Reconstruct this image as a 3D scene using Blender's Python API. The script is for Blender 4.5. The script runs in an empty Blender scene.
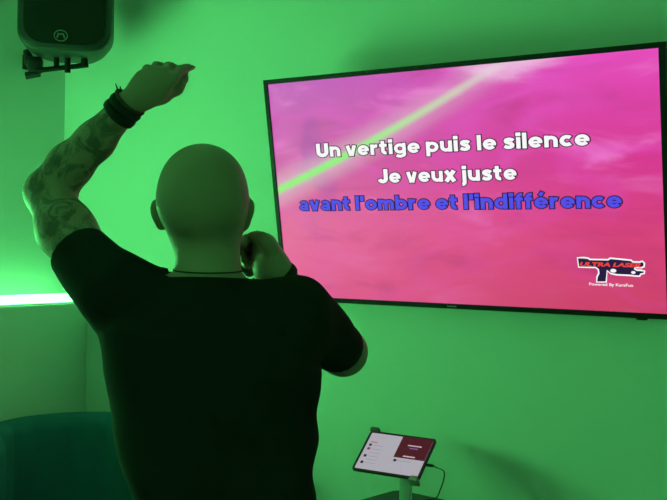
import bpy, bmesh, math, random
import numpy as np
from mathutils import Vector, Matrix

random.seed(4)
scene = bpy.context.scene
R = math.radians

# ------------------------------------------------------------------ camera
YAW, ROLL, EYE = R(33.0), R(-0.98), 1.6
RIGHT = Vector((math.cos(YAW), math.sin(YAW), 0)); FWD = Vector((-math.sin(YAW), math.cos(YAW), 0)); UP = Vector((0, 0, 1))
cam = bpy.data.cameras.new('camera'); cam_o = bpy.data.objects.new('camera', cam)
scene.collection.objects.link(cam_o)
cr = RIGHT * math.cos(ROLL) - UP * math.sin(ROLL)
cu = RIGHT * math.sin(ROLL) + UP * math.cos(ROLL)
m = Matrix.Identity(4)
for i in range(3):
    m[i][0] = cr[i]; m[i][1] = cu[i]; m[i][2] = -FWD[i]
m[2][3] = EYE
cam_o.matrix_world = m
cam.sensor_width = 36; cam.lens = 1000 / 667 * 36; cam.clip_start = 0.02
scene.camera = cam_o

# ------------------------------------------------------------------ world, exposure
w = bpy.data.worlds.new('world'); scene.world = w; w.use_nodes = True
w.node_tree.nodes['Background'].inputs[0].default_value = (0.01, 0.02, 0.012, 1)
w.node_tree.nodes['Background'].inputs[1].default_value = 0.2
scene.view_settings.view_transform = 'Standard'; scene.view_settings.look = 'None'
scene.view_settings.exposure = 0.0; scene.view_settings.gamma = 1.0
scene.view_settings.use_curve_mapping = False
LED_COLOR = (0.118, 1.0, 0.225); LED_POWER = 7.8
NEAR_POWER = 195.0; FAR_POWER = 57.0

# ------------------------------------------------------------------ helpers
def s2l(c):
    return tuple((x / 255 / 12.92) if x / 255 <= .04045 else ((x / 255 + .055) / 1.055) ** 2.4 for x in c) + (1,)

def lv(u, v, d):
    """sight point of the photo at depth d, in the level frame of the viewer (right, away, up from floor)"""
    qx = (u - 333.5) / 1000 * d; qz = (250 - v) / 1000 * d
    return np.array([qx * math.cos(ROLL) + qz * math.sin(ROLL), d, EYE + qz * math.cos(ROLL) - qx * math.sin(ROLL)])

def to_world(p):
    return RIGHT * float(p[0]) + FWD * float(p[1]) + UP * float(p[2])

class Nodes:
    def __init__(s, name):
        s.m = bpy.data.materials.new(name); s.m.use_nodes = True
        s.t = s.m.node_tree; s.b = s.t.nodes['Principled BSDF']
    def n(s, typ, **kw):
        x = s.t.nodes.new(typ)
        for k, v in kw.items():
            setattr(x, k, v)
        return x
    def link(s, a, b):
        s.t.links.new(a, b)
    def val(s, inp, v):
        if hasattr(v, 'node'): s.link(v, inp)
        else: inp.default_value = v
    def math(s, op, a, b=0.0, c=None):
        x = s.n('ShaderNodeMath', operation=op); s.val(x.inputs[0], a); s.val(x.inputs[1], b)
        if c is not None: s.val(x.inputs[2], c)
        return x.outputs[0]
    def mix(s, f, a, b, blend='MIX'):
        x = s.n('ShaderNodeMix', data_type='RGBA', blend_type=blend)
        s.val(x.inputs[0], f); s.val(x.inputs[6], a); s.val(x.inputs[7], b)
        return x.outputs[2]
    def obj(s):
        return s.n('ShaderNodeTexCoord').outputs['Object']
    def noise(s, vec, scale, detail=3, rough=.5, dist=0.0):
        x = s.n('ShaderNodeTexNoise'); s.link(vec, x.inputs['Vector'])
        x.inputs['Scale'].default_value = scale; x.inputs['Detail'].default_value = detail
        x.inputs['Roughness'].default_value = rough; x.inputs['Distortion'].default_value = dist
        return x.outputs['Fac']
    def ramp(s, f, stops):
        x = s.n('ShaderNodeValToRGB'); e = x.color_ramp.elements
        while len(e) < len(stops): e.new(.5)
        for q, (p, c) in zip(e, stops):
            q.position = p; q.color = c if len(c) == 4 else tuple(c) + (1,)
        s.link(f, x.inputs[0]); return x.outputs[0]
    def smooth(s, v, lo, hi):
        x = s.n('ShaderNodeMapRange', interpolation_type='SMOOTHSTEP'); s.val(x.inputs[0], v)
        x.inputs[1].default_value = lo; x.inputs[2].default_value = hi
        return x.outputs[0]
    def bump(s, h, strength, dist=.01):
        x = s.n('ShaderNodeBump'); x.inputs['Strength'].default_value = strength; x.inputs['Distance'].default_value = dist
        s.link(h, x.inputs['Height']); s.link(x.outputs[0], s.b.inputs['Normal'])

def mat(name, col, rough=.5, metal=0.0, spec=.5, var=.12, scale=30, bump=0.0, bscale=200, emit=None, estr=0.0):
    """plain surface with slight procedural variation of its colour and grain"""
    k = Nodes(name); b = k.b; o = k.obj()
    c = tuple(col[:3]) + (1,)
    d = tuple(x * (1 - var) for x in col[:3]) + (1,)
    k.link(k.mix(k.noise(o, scale), c, d), b.inputs['Base Color'])
    b.inputs['Roughness'].default_value = rough; b.inputs['Metallic'].default_value = metal
    b.inputs['Specular IOR Level'].default_value = spec
    if bump: k.bump(k.noise(o, bscale), bump, .002)
    if emit:
        b.inputs['Emission Color'].default_value = tuple(emit[:3]) + (1,); b.inputs['Emission Strength'].default_value = estr
    return k.m

def link_mesh(name, me, material, parent=None, smooth=None):
    o = bpy.data.objects.new(name, me); scene.collection.objects.link(o)
    if material: me.materials.append(material)
    if parent: o.parent = parent
    if smooth is not None:
        for p in me.polygons: p.use_smooth = True
        if smooth < 3: me.set_sharp_from_angle(angle=smooth)
    return o

def obj(name, bm, material, parent=None, smooth=R(35)):
    bmesh.ops.recalc_face_normals(bm, faces=bm.faces[:])
    me = bpy.data.meshes.new(name); bm.to_mesh(me); bm.free()
    return link_mesh(name, me, material, parent, smooth)

def tag(o, label, cat, group=None):
    o['label'] = label; o['category'] = cat
    if group: o['group'] = group
    return o

def thing(name, label, cat, loc=(0, 0, 0), rot=(0, 0, 0), group=None):
    o = bpy.data.objects.new(name, None); scene.collection.objects.link(o)
    o.empty_display_size = .05
    o.location = loc; o.rotation_euler = rot
    return tag(o, label, cat, group)

def structure(o):
    o['kind'] = 'structure'; return o

def box(bm, lo, hi, bevel=0.0, seg=2, mtx=None):
    t = bmesh.new(); bmesh.ops.create_cube(t, size=1)
    for v in t.verts:
        v.co = Vector((lo[i] + (v.co[i] + .5) * (hi[i] - lo[i]) for i in range(3)))
    if bevel: bmesh.ops.bevel(t, geom=t.edges[:], offset=bevel, segments=seg, affect='EDGES', profile=.5)
    if mtx: bmesh.ops.transform(t, matrix=mtx, verts=t.verts[:])
    join(bm, t)

def join(bm, t):
    vs = [bm.verts.new(v.co) for v in t.verts]
    t.verts.index_update()
    for f in t.faces:
        try: bm.faces.new([vs[v.index] for v in f.verts])
        except ValueError: pass
    t.free()

def tube(bm, pts, radii, seg=12, cap=True, squash=None):
    """round swept bar through points; radii one per point"""
    pts = [Vector(p) for p in pts]; n = len(pts)
    if not hasattr(radii, '__len__'): radii = [radii] * n
    rings = []; ref = None
    for i, p in enumerate(pts):
        d = (pts[min(i + 1, n - 1)] - pts[max(i - 1, 0)]).normalized()
        if ref is None:
            ref = Vector((0, 0, 1)) if abs(d.z) < .9 else Vector((1, 0, 0))
        a = (ref - d * ref.dot(d)).normalized(); b = d.cross(a); ref = a
        rings.append([bm.verts.new(p + (a * math.cos(t) + b * math.sin(t)) * radii[i]) for t in [2 * math.pi * k / seg for k in range(seg)]])
    for r0, r1 in zip(rings, rings[1:]):
        for k in range(seg):
            bm.faces.new((r0[k], r0[(k + 1) % seg], r1[(k + 1) % seg], r1[k]))
    if cap:
        bm.faces.new(rings[0][::-1]); bm.faces.new(rings[-1])

def lathe(bm, prof, seg=32, mtx=None):
    """profile of (radius, height) turned about z"""
    t = bmesh.new(); rings = []
    for r, z in prof:
        rings.append([t.verts.new((max(r, 1e-5) * math.cos(2 * math.pi * k / seg), max(r, 1e-5) * math.sin(2 * math.pi * k / seg), z)) for k in range(seg)])
    for a, b in zip(rings, rings[1:]):
        for k in range(seg): t.faces.new((a[k], a[(k + 1) % seg], b[(k + 1) % seg], b[k]))
    t.faces.new(rings[0][::-1]); t.faces.new(rings[-1])
    if mtx: bmesh.ops.transform(t, matrix=mtx, verts=t.verts[:])
    join(bm, t)

def prism(bm, outline, y0, y1, mtx=None):
    """outline of (x, z) pushed from depth y0 to y1"""
    t = bmesh.new()
    a = [t.verts.new((x, y0, z)) for x, z in outline]; b = [t.verts.new((x, y1, z)) for x, z in outline]
    t.faces.new(a); t.faces.new(b[::-1])
    n = len(outline)
    for i in range(n): t.faces.new((a[i], b[i], b[(i + 1) % n], a[(i + 1) % n]))
    if mtx: bmesh.ops.transform(t, matrix=mtx, verts=t.verts[:])
    join(bm, t)

def rounded(w, h, r, n=6, cx=0, cz=0):
    out = []
    for sx, sz, a0 in ((1, 1, 0), (-1, 1, 90), (-1, -1, 180), (1, -1, 270)):
        for k in range(n + 1):
            a = R(a0 + 90 * k / n)
            out.append((cx + sx * (w / 2 - r) + r * math.cos(a), cz + sz * (h / 2 - r) + r * math.sin(a)))
    return out

# ------------------------------------------------------------------ room materials
def wall_material():
    k = Nodes('painted wall'); b = k.b; o = k.obj()
    k.link(k.mix(k.noise(o, 2.0, 4), (.76, .76, .75, 1), (.72, .72, .72, 1)), b.inputs['Base Color'])
    b.inputs['Roughness'].default_value = .75; b.inputs['Specular IOR Level'].default_value = .25
    k.bump(k.math('ADD', k.noise(o, 70, 4, .6), k.math('MULTIPLY', k.noise(o, 12, 2), .6)), .22, .004)
    return k.m
M_WALL = wall_material()
M_CEIL = mat('ceiling paint', (.62, .62, .61), .9, var=.05)
M_FLOOR = mat('dark floor vinyl', (.13, .125, .12), .55, var=.3, scale=6, bump=.1)

# ------------------------------------------------------------------ room: TV wall at y = 3.2, left wall at x = -3.575, low wall in front of it
XL, XR, YB, YF, H = -3.575, 2.4, 3.2, -2.6, 3.15
LEDGE_X, LEDGE_Z = -3.405, 1.34
def slab(name, lo, hi, material, bevel=0):
    bm = bmesh.new(); box(bm, lo, hi, bevel); return structure(obj(name, bm, material))
slab('floor', (XL - .12, YF - .12, -.1), (XR + .12, YB + .12, 0), M_FLOOR)
slab('ceiling', (XL - .12, YF - .12, H), (XR + .12, YB + .12, H + .1), M_CEIL)
slab('wall_back', (XL - .12, YB, 0), (XR + .12, YB + .12, H), M_WALL)
slab('wall_left', (XL - .12, YF, 0), (XL, YB, H), M_WALL)
slab('wall_right', (XR, YF, 0), (XR + .12, YB, H), M_WALL)
slab('wall_front', (XL - .12, YF - .12, 0), (XR + .12, YF, H), M_WALL)
slab('wall_left_ledge', (XL, YF, 0), (LEDGE_X, YB, LEDGE_Z), M_WALL, .003)

# ------------------------------------------------------------------ LED strips
def led(name, label, lo, hi, power, axis=1):
    t = thing(name, label, 'light strip', ((lo[0] + hi[0]) / 2, (lo[1] + hi[1]) / 2, lo[2]))
    c = Vector(t.location)
    bm = bmesh.new(); box(bm, Vector(lo) - c, Vector((hi[0], hi[1], lo[2] + .006)) - c)
    obj('mounting_rail', bm, mat('led rail aluminium', (.6, .6, .6), .4, .9), t)
    bm = bmesh.new(); d = Vector(hi) - Vector(lo); n = 24
    pts = []
    for i in range(n + 1):
        p = Vector(lo) + d / 2; p[axis] = lo[axis] + .01 + (d[axis] - .02) * i / n; p.z = lo[2] + .006 + (d.z - .006) / 2
        pts.append(p - c)
    tube(bm, pts, (d.z - .006) / 2, 12)
    k = Nodes('green led'); k.b.inputs['Base Color'].default_value = (.5, .8, .5, 1)
    k.b.inputs['Emission Color'].default_value = LED_COLOR + (1,); k.b.inputs['Emission Strength'].default_value = power
    obj('glowing_tube', bm, k.m, t)
    return t
led('led_strip', 'glowing green light strip along the top of the low wall behind the sofa', (-3.475, 2.3, LEDGE_Z), (-3.432, 3.165, LEDGE_Z + .046), LED_POWER)
# the room's other strips, left of and behind the viewer, outside the picture
led('led_strip', 'bright green light strip further along the low wall, outside the photo', (-3.475, .85, LEDGE_Z), (-3.432, 2.29, LEDGE_Z + .04), NEAR_POWER)
led('led_strip', 'green light strip on the wall behind the viewer, outside the photo', (-1.5, YF + .002, 2.2), (1.5, YF + .045, 2.24), FAR_POWER, 0)

# ------------------------------------------------------------------ television
M_BEZEL = mat('tv black plastic', (.010, .010, .011), .55, spec=.25, var=.2)
M_BACK = mat('tv back plastic', (.02, .02, .02), .6)
def screen_material():
    k = Nodes('karaoke video on screen'); b = k.b; o = k.obj()
    sep = k.n('ShaderNodeSeparateXYZ'); k.link(o, sep.inputs[0]); x, z = sep.outputs[0], sep.outputs[2]
    fz = k.math('ADD', k.math('DIVIDE', z, .8), .5)
    fx = k.math('ADD', k.math('DIVIDE', x, 1.42), .5)
    left = k.ramp(fz, [(0, s2l((222, 84, 140))), (.3, s2l((228, 92, 156))), (.62, s2l((208, 80, 166))), (1, s2l((190, 86, 186)))])
    right = k.ramp(fz, [(0, s2l((203, 62, 104))), (.3, s2l((214, 62, 122))), (.62, s2l((214, 50, 146))), (1, s2l((228, 70, 186)))])
    base = k.mix(k.smooth(fx, 0, 1), left, right)
    mp = k.n('ShaderNodeMapping'); k.link(o, mp.inputs[0]); mp.inputs['Rotation'].default_value = (0, R(28), 0); mp.inputs['Scale'].default_value = (1.2, 1, 4.2)
    cloud = k.noise(mp.outputs[0], 2.2, 4, .55, .6)
    up = k.smooth(fz, .15, .8)
    base = k.mix(k.math('MULTIPLY', k.smooth(cloud, .52, .8), k.math('ADD', .25, k.math('MULTIPLY', up, .6))), base, s2l((240, 130, 215)))
    base = k.mix(k.math('MULTIPLY', k.smooth(cloud, .5, .22), .5), base, s2l((178, 40, 112)))
    mp2 = k.n('ShaderNodeMapping'); k.link(o, mp2.inputs[0]); mp2.inputs['Rotation'].default_value = (0, R(-12), 0); mp2.inputs['Scale'].default_value = (1.4, 1, 3.0)
    rid = k.math('ABSOLUTE', k.math('SUBTRACT', k.noise(mp2.outputs[0], 1.5, 1, .4, .5), .5))
    base = k.mix(k.math('MULTIPLY', k.smooth(rid, .085, 0), k.math('ADD', .08, k.math('MULTIPLY', up, .22))), base, s2l((232, 84, 204)))
    base = k.mix(k.math('MULTIPLY', k.math('MULTIPLY', k.smooth(k.noise(o, 5, 2), .5, .65), k.smooth(fx, .5, .1)), k.math('MULTIPLY', up, .8)), base, s2l((178, 70, 170)))
    # the beam: a shallow curve from the left edge to the top
    yb = k.math('ADD', .2955, k.math('ADD', k.math('MULTIPLY', x, .455), k.math('MULTIPLY', k.math('MULTIPLY', x, x), .065)))
    d = k.math('ABSOLUTE', k.math('MULTIPLY', k.math('SUBTRACT', z, yb), .88))
    fade = k.smooth(x, .30, -.45)
    halo = k.math('MULTIPLY', k.smooth(d, .085, 0), k.math('ADD', .25, k.math('MULTIPLY', fade, .45)))
    core = k.math('MULTIPLY', k.smooth(d, .023, .0), k.math('ADD', .45, k.math('MULTIPLY', fade, .5)))
    on = k.smooth(x, .34, .18)
    base = k.mix(k.math('MULTIPLY', halo, on), base, s2l((216, 178, 196)))
    base = k.mix(k.math('MULTIPLY', core, on), base, k.mix(fade, s2l((214, 226, 196)), s2l((136, 240, 116))))
    glow = k.math('MULTIPLY', k.smooth(k.math('ADD', k.math('POWER', k.math('MULTIPLY', k.math('SUBTRACT', x, .22), 4), 2.0), k.math('POWER', k.math('MULTIPLY', k.math('SUBTRACT', z, .41), 11), 2.0)), 1.0, 0), k.math('MULTIPLY', k.smooth(cloud, .35, .7), .7))
    base = k.mix(glow, base, s2l((238, 205, 232)))
    k.link(base, b.inputs['Emission Color']); b.inputs['Emission Strength'].default_value = 1.0
    b.inputs['Base Color'].default_value = (.01, .01, .01, 1); b.inputs['Roughness'].default_value = .5
    b.inputs['Specular IOR Level'].default_value = .2
    return k.m
def glow_mat(name, rgb, strength=1.0):
    k = Nodes(name); c = s2l(rgb); k.b.inputs['Base Color'].default_value = (.01, .01, .01, 1)
    k.b.inputs['Specular IOR Level'].default_value = .1; k.b.inputs['Roughness'].default_value = .6
    k.link(k.mix(k.noise(k.obj(), 20), c, tuple(v * .96 for v in c[:3]) + (1,)), k.b.inputs['Emission Color'])
    k.b.inputs['Emission Strength'].default_value = strength
    return k.m

TVW, TVH = 1.4525, .83
tv = thing('television', 'large black-framed television tilted down on the wall, showing karaoke lyrics on pink', 'television',
           (RIGHT * .3834 + FWD * 3.36 + UP * (EYE + .214)), (R(10.75), 0, R(.1)))
bm = bmesh.new()
outer = rounded(TVW, TVH, .006, 3)
SX, SZ = .7075, .398
t = bmesh.new()
inner = [(SX, SZ), (-SX, SZ), (-SX, -SZ + .002), (SX, -SZ + .002)]
# bezel: four bars meeting round the screen
for lo, hi in (((-TVW / 2, -.006, SZ), (TVW / 2, .022, TVH / 2)), ((-TVW / 2, -.006, -TVH / 2), (TVW / 2, .022, -SZ)),
               ((-TVW / 2, -.006, -SZ), (-SX, .022, SZ)), ((SX, -.006, -SZ), (TVW / 2, .022, SZ))):
    box(bm, lo, hi, .0015, 1)
t.free()
obj('bezel', bm, M_BEZEL, tv)
bm = bmesh.new(); box(bm, (-TVW / 2 + .004, .0225, -TVH / 2 + .004), (TVW / 2 - .004, .034, TVH / 2 - .004), .004)
box(bm, (-.5, .034, -.36), (.5, .062, .12), .015, 3)
obj('back_housing', bm, M_BACK, tv)
bm = bmesh.new(); box(bm, (.612, -.004, -TVH / 2 - .006), (.646, .016, -TVH / 2 + .001), .003)
obj('infrared_receiver', bm, M_BEZEL, tv)
bm = bmesh.new(); box(bm, (-SX, -.0005, -SZ), (SX, .004, SZ))
screen = obj('screen', bm, screen_material(), tv)
# wall mount behind
bm = bmesh.new(); box(bm, (-.25, .0, -.15), (.25, .006, .15), .002)
bm.free()

def text_mesh(body, width, height, offset, shear=0.0, depth=.0006, spacing=1.0):
    c = bpy.data.curves.new('txt', 'FONT'); c.body = body; c.size = 1; c.offset = offset; c.shear = shear; c.space_character = spacing
    c.resolution_u = 4; c.extrude = 0
    o = bpy.data.objects.new('txt', c); scene.collection.objects.link(o)
    bpy.context.view_layer.update()
    me = bpy.data.meshes.new_from_object(o.evaluated_get(bpy.context.evaluated_depsgraph_get()))
    bpy.data.objects.remove(o); bpy.data.curves.remove(c)
    return me
def lettering(name, body, x0, x1, base, height, material, parent, y, bold=.02, rim=None, rim_mat=None, shear=0.0, spacing=1.0, rim_name='lettering_outline'):
    ref = text_mesh(body, 0, 0, bold, shear, spacing=spacing)
    co = np.array([v.co[:] for v in ref.vertices]); sx = (x1 - x0) / (co[:, 0].max() - co[:, 0].min()); mn = co[:, 0].min()
    cap = text_mesh('U', 0, 0, bold); cz = max(v.co.y for v in cap.vertices); sz = height / cz
    def place(me, nm, yy, mm):
        for v in me.vertices:
            v.co = Vector((x0 + (v.co.x - mn) * sx, yy, base + v.co.y * sz))
        b2 = bmesh.new(); b2.from_mesh(me)
        r = bmesh.ops.extrude_face_region(b2, geom=b2.faces[:])
        bmesh.ops.translate(b2, vec=(0, .0005, 0), verts=[e for e in r['geom'] if isinstance(e, bmesh.types.BMVert)])
        return obj(nm, b2, mm, parent, None)
    place(ref, name, y, material)
    if rim: place(text_mesh(body, 0, 0, bold + rim, shear, spacing=spacing), rim_name, y + .0006, rim_mat)
M_WHITE = glow_mat('white lyric glow', (250, 248, 250), 1.0)
M_BLUE = glow_mat('blue lyric glow', (84, 76, 232), 1.0)
M_INK = glow_mat('dark outline on screen', (34, 10, 44), 1.0)
M_RED = glow_mat('red lettering on screen', (236, 64, 62), 1.0)
M_NAVY = glow_mat('navy emblem on screen', (40, 20, 66), 1.0)
def arc(cx, cy, rx, ry, a0, a1, n=14):
    return [(cx + rx * math.cos(R(a0 + (a1 - a0) * k / n)), cy + ry * math.sin(R(a0 + (a1 - a0) * k / n))) for k in range(n + 1)]
XH, LW = .745, .212
RING = arc(.385, .37, .265, .255, 0, 360, 28)
GLYPH = {   # heavy grotesque letters as pen strokes: advance, [(points, pen width)]
    'U': (.84, [([(.14, 1)] + arc(.42, .38, .28, .265, 180, 360) + [(.70, 1)], .25)]),
    'J': (.64, [([(.50, 1)] + arc(.285, .33, .215, .215, 0, -165), .25)]),
    'n': (.73, [([(.125, 0), (.125, XH)], LW), (arc(.365, .40, .24, .225, 180, 0) + [(.605, 0)], LW)]),
    'm': (1.07, [([(.125, 0), (.125, XH)], LW), (arc(.33, .42, .205, .205, 180, 0) + [(.535, 0)], .2), (arc(.74, .42, .205, .205, 180, 0) + [(.945, 0)], .2)]),
    'u': (.73, [([(.605, 0), (.605, XH)], LW), ([(.125, XH)] + arc(.365, .34, .24, .225, 180, 360), LW)]),
    'r': (.52, [([(.125, 0), (.125, XH)], LW), (arc(.375, .38, .25, .245, 180, 72), LW)]),
    'i': (.25, [([(.125, 0), (.125, XH)], LW), ([(.125, .83), (.125, 1.05)], .25)]),
    'j': (.27, [([(.135, XH)] + arc(-.02, -.09, .155, .14, 0, -85, 8), LW), ([(.135, .83), (.135, 1.05)], .25)]),
    'l': (.25, [([(.125, 0), (.125, 1.02)], LW)]),
    't': (.50, [([(.21, .96)] + arc(.375, .26, .165, .155, 180, 285, 8), LW), ([(.0, .645), (.46, .645)], .19)]),
    'v': (.69, [([(.115, XH), (.315, 0)], .215), ([(.575, XH), (.375, 0)], .215)]),
    'x': (.72, [([(.11, XH), (.61, 0)], .25), ([(.61, XH), (.11, 0)], .25)]),
    'e': (.76, [(arc(.385, .37, .265, .255, 0, 322, 24), .200), ([(.15, .365), (.74, .365)], .135)]),
    'a': (.71, [([(.57, 0), (.57, .44)] + arc(.36, .44, .21, .195, 0, 150, 10), .19), (arc(.335, .215, .215, .125, 0, 360, 24), .165)]),
    'c': (.70, [(arc(.385, .37, .265, .255, 48, 312, 22), .212)]),
    'o': (.77, [(RING, .212)]),
    'd': (.77, [(RING, .200), ([(.64, 0), (.64, 1.02)], LW)]),
    'b': (.77, [(RING, .200), ([(.125, 0), (.125, 1.02)], LW)]),
    'p': (.77, [(RING, .200), ([(.125, -.26), (.125, XH)], LW)]),
    'g': (.77, [(RING, .200), ([(.64, XH)] + arc(.385, -.04, .255, .14, 0, -150, 10), .19)]),
    's': (.64, [([(.565, .545), (.50, .605), (.40, .64), (.29, .64), (.19, .60), (.16, .53), (.20, .46), (.33, .395), (.45, .345), (.515, .275), (.50, .175), (.42, .115), (.30, .10), (.18, .125), (.085, .195)], .205)]),
    'f': (.46, [([(.20, 0)] + arc(.375, .80, .175, .135, 180, 75, 8), LW), ([(.0, .645), (.44, .645)], .19)]),
    "'": (.25, [([(.125, .66), (.125, 1.02)], .22)]),
}
GLYPH['\u00e9'] = (.76, GLYPH['e'][1] + [([(.335, .85), (.47, 1.08)], .19)])
def pen(bm, pts, wid, grow_, y, xf):
    n = len(pts); closed = n > 3 and (Vector(pts[0]) - Vector(pts[-1])).length < 1e-5; P_ = [Vector(p) for p in pts]; hw_ = wid / 2 + grow_
    if not closed:
        P_[0] = P_[0] + (P_[0] - P_[1]).normalized() * grow_; P_[-1] = P_[-1] + (P_[-1] - P_[-2]).normalized() * grow_
    L_, R_ = [], []
    for i_ in range(n):
        a_ = P_[i_] - P_[i_ - 1] if i_ else (P_[1] - P_[0] if not closed else P_[0] - P_[-2])
        b_ = P_[i_ + 1] - P_[i_] if i_ < n - 1 else (P_[-1] - P_[-2] if not closed else P_[1] - P_[0])
        a_, b_ = a_.normalized(), b_.normalized(); t_ = (a_ + b_).normalized(); nn = Vector((-t_.y, t_.x)); k_ = min(1 / max(nn.dot(Vector((-a_.y, a_.x))), .3), 1.6)
        L_.append(bm.verts.new(xf(P_[i_] + nn * hw_ * k_, y))); R_.append(bm.verts.new(xf(P_[i_] - nn * hw_ * k_, y)))
    for i_ in range(n - 1): bm.faces.new((L_[i_], R_[i_], R_[i_ + 1], L_[i_ + 1]))
def lyric(line, x0, x1, base, cap, material):
    x = 0; words = []; cur = []
    for ch in line:
        if ch == ' ':
            words.append(cur); cur = []; x += .30; continue
        cur.append((ch, x)); x += GLYPH[ch][0] + .085
    words.append(cur); sc_ = (x1 - x0) / (x - .085)
    for wd in words:
        for nm, g_, y0, mm in (('lyric_word', .012, -.0030, material), ('lyric_word_outline', .072, -.0020, M_INK)):
            b2 = bmesh.new()
            for ch, gx in wd:
                for si, (pts, wid) in enumerate(GLYPH[ch][1]):
                    pen(b2, pts, wid, g_, y0 - .00004 * si, lambda p, yy: Vector((x0 + (gx + p.x) * sc_, yy, base + p.y * cap)))
            r_ = bmesh.ops.extrude_face_region(b2, geom=b2.faces[:])
            bmesh.ops.translate(b2, vec=(0, .0006, 0), verts=[e for e in r_['geom'] if isinstance(e, bmesh.types.BMVert)])
            obj(nm, b2, mm, screen, None)
lyric('Un vertige puis le silence', -.5187, .4907, .1235, .0480, M_WHITE)
lyric('Je veux juste', -.268, .2465, .0235, .0480, M_WHITE)
lyric("avant l'ombre et l'indiff\u00e9rence", -.616, .5824, -.0703, .0480, M_BLUE)
gun = [(.4364, -.231), (.4538, -.2307), (.4692, -.2323), (.4729, -.236), (.5338, -.2359), (.5396, -.2309), (.6026, -.236), (.6079, -.2410), (.6317, -.2414),
       (.6372, -.2383), (.6414, -.2427), (.6404, -.2513), (.6349, -.2533), (.6148, -.2538), (.6109, -.2614), (.6199, -.2668), (.6308, -.2665), (.6417, -.2681),
       (.6405, -.2718), (.6306, -.274), (.6267, -.2805), (.6176, -.28), (.5993, -.2786), (.5585, -.2779), (.5398, -.2746), (.527, -.2654), (.5217, -.3026),
       (.495, -.3035), (.4975, -.2892), (.5037, -.2775), (.5024, -.2641), (.4931, -.2567), (.4391, -.2572)]
def grow(poly, d):
    n = len(poly); out = []
    area = sum(poly[i][0] * poly[(i + 1) % n][1] - poly[(i + 1) % n][0] * poly[i][1] for i in range(n))
    sg = 1 if area > 0 else -1
    for i in range(n):
        p, q, r = Vector(poly[i - 1]), Vector(poly[i]), Vector(poly[(i + 1) % n])
        e1 = (q - p).normalized(); e2 = (r - q).normalized()
        nn = Vector((e1.y + e2.y, -e1.x - e2.x)) * sg
        if nn.length < 1e-6: nn = Vector((e1.y, -e1.x)) * sg
        nn.normalize(); out.append(tuple(q + nn * d))
    return out
bm = bmesh.new(); prism(bm, grow(gun, .0052), -.0014, -.0010); obj('emblem_outline', bm, M_WHITE, screen, None)
bm = bmesh.new(); prism(bm, gun, -.0020, -.0015); obj('emblem', bm, M_NAVY, screen, None)
for cx, cz, a, b_ in ((.5475, -.2676, .0095, .006), (.6095, -.2716, .0068, .0045)):
    bm = bmesh.new(); prism(bm, [(cx + a * math.cos(2 * math.pi * k / 20), cz + b_ * math.sin(2 * math.pi * k / 20)) for k in range(20)], -.0026, -.0021)
    obj('emblem_spot', bm, M_WHITE, screen, None)
lettering('emblem_lettering', 'ULTRA LASER', .4425, .6345, -.2545, .0125, M_RED, screen, -.0032, .05, shear=.22)
lettering('credit_line', 'Powered By KaraFun', .469, .607, -.3166, .0088, M_WHITE, screen, -.0026, .012)
M_LOGO = mat('pale lettering', (.5, .5, .5), .4)
lettering('brand_lettering', 'SAMSUNG', -.0325, .0025, -.4085, .0055, M_LOGO, tv, -.0072, .01)

# wall mount
mount = thing('television_wall_mount', 'dark tilting bracket holding the television to the wall, hidden behind it', 'bracket', (tv.location.x, YB, tv.location.z))
bm = bmesh.new(); box(bm, (-.3, -.012, -.06), (.3, -.001, -.02), .002); box(bm, (-.3, -.012, .03), (.3, -.001, .07), .002)
obj('wall_rail', bm, M_BACK, mount)
for sx in (-.22, .22):
    bm = bmesh.new(); tube(bm, [(sx, -.012, .05), (sx, -.082, .05)], .009, 8); obj('tilt_arm', bm, M_BACK, mount)
    bm = bmesh.new(); tube(bm, [(sx, -.012, -.04), (sx, -.095, -.04)], .008, 8); obj('tilt_arm', bm, M_BACK, mount)

# ------------------------------------------------------------------ loudspeaker on its bracket
M_SPK = mat('speaker cabinet plastic', (.012, .013, .013), .45, bump=.2, bscale=400)
def grille_material():
    k = Nodes('speaker grille'); b = k.b; o = k.obj()
    v = k.n('ShaderNodeTexVoronoi'); k.link(o, v.inputs['Vector']); v.inputs['Scale'].default_value = 160
    k.link(k.mix(k.smooth(v.outputs['Distance'], .25, .45), (.002, .002, .002, 1), (.0035, .004, .0035, 1)), b.inputs['Base Color'])
    b.inputs['Roughness'].default_value = .6; b.inputs['Specular IOR Level'].default_value = .25
    return k.m
spk_c = lv(64.0, 51, 3.95)
spk_yaw = YAW + R(9)
spk = thing('loudspeaker', 'black loudspeaker with round badge mounted high in the corner', 'loudspeaker', to_world(spk_c), (0, 0, spk_yaw))
SW, SH = .366, .58
def spk_out(w, h, ct, cb):   # front outline with big rounded lower corners
    o = []
    for sx, sz, a0, r in ((1, 1, 0, ct), (-1, 1, 90, ct), (-1, -1, 180, cb), (1, -1, 270, cb)):
        for k in range(9):
            a = R(a0 + 90 * k / 8)
            o.append((sx * (w / 2 - r) + r * math.cos(a), h / 2 + sz * (h / 2 - r) + r * math.sin(a)))
    return o
bm = bmesh.new()
secs = [(.0, .955, .012), (.006, .985, .004), (.02, 1.0, 0), (.14, 1.0, 0), (.24, .88, .004), (.33, .70, .012), (.345, .62, .03)]
rings = []
for y, f, ins in secs:
    rings.append([bm.verts.new((x, y, z)) for x, z in [(px * f, ins + (pz) * (SH - 2 * ins) / SH) for px, pz in spk_out(SW, SH, .05, .085)]])
for a, b_ in zip(rings, rings[1:]):
    for i in range(len(a)): bm.faces.new((a[i], a[(i + 1) % len(a)], b_[(i + 1) % len(a)], b_[i]))
bm.faces.new(rings[0]); bm.faces.new(rings[-1][::-1])
obj('cabinet', bm, M_SPK, spk)
bm = bmesh.new()
prism(bm, [(x, z + .027) for x, z in spk_out(SW - .055, SH - .05, .04, .075)], -.010, .004)
grille = obj('grille', bm, grille_material(), spk)
M_BADGE = mat('pale badge print', (.2, .22, .2), .4)
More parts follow.
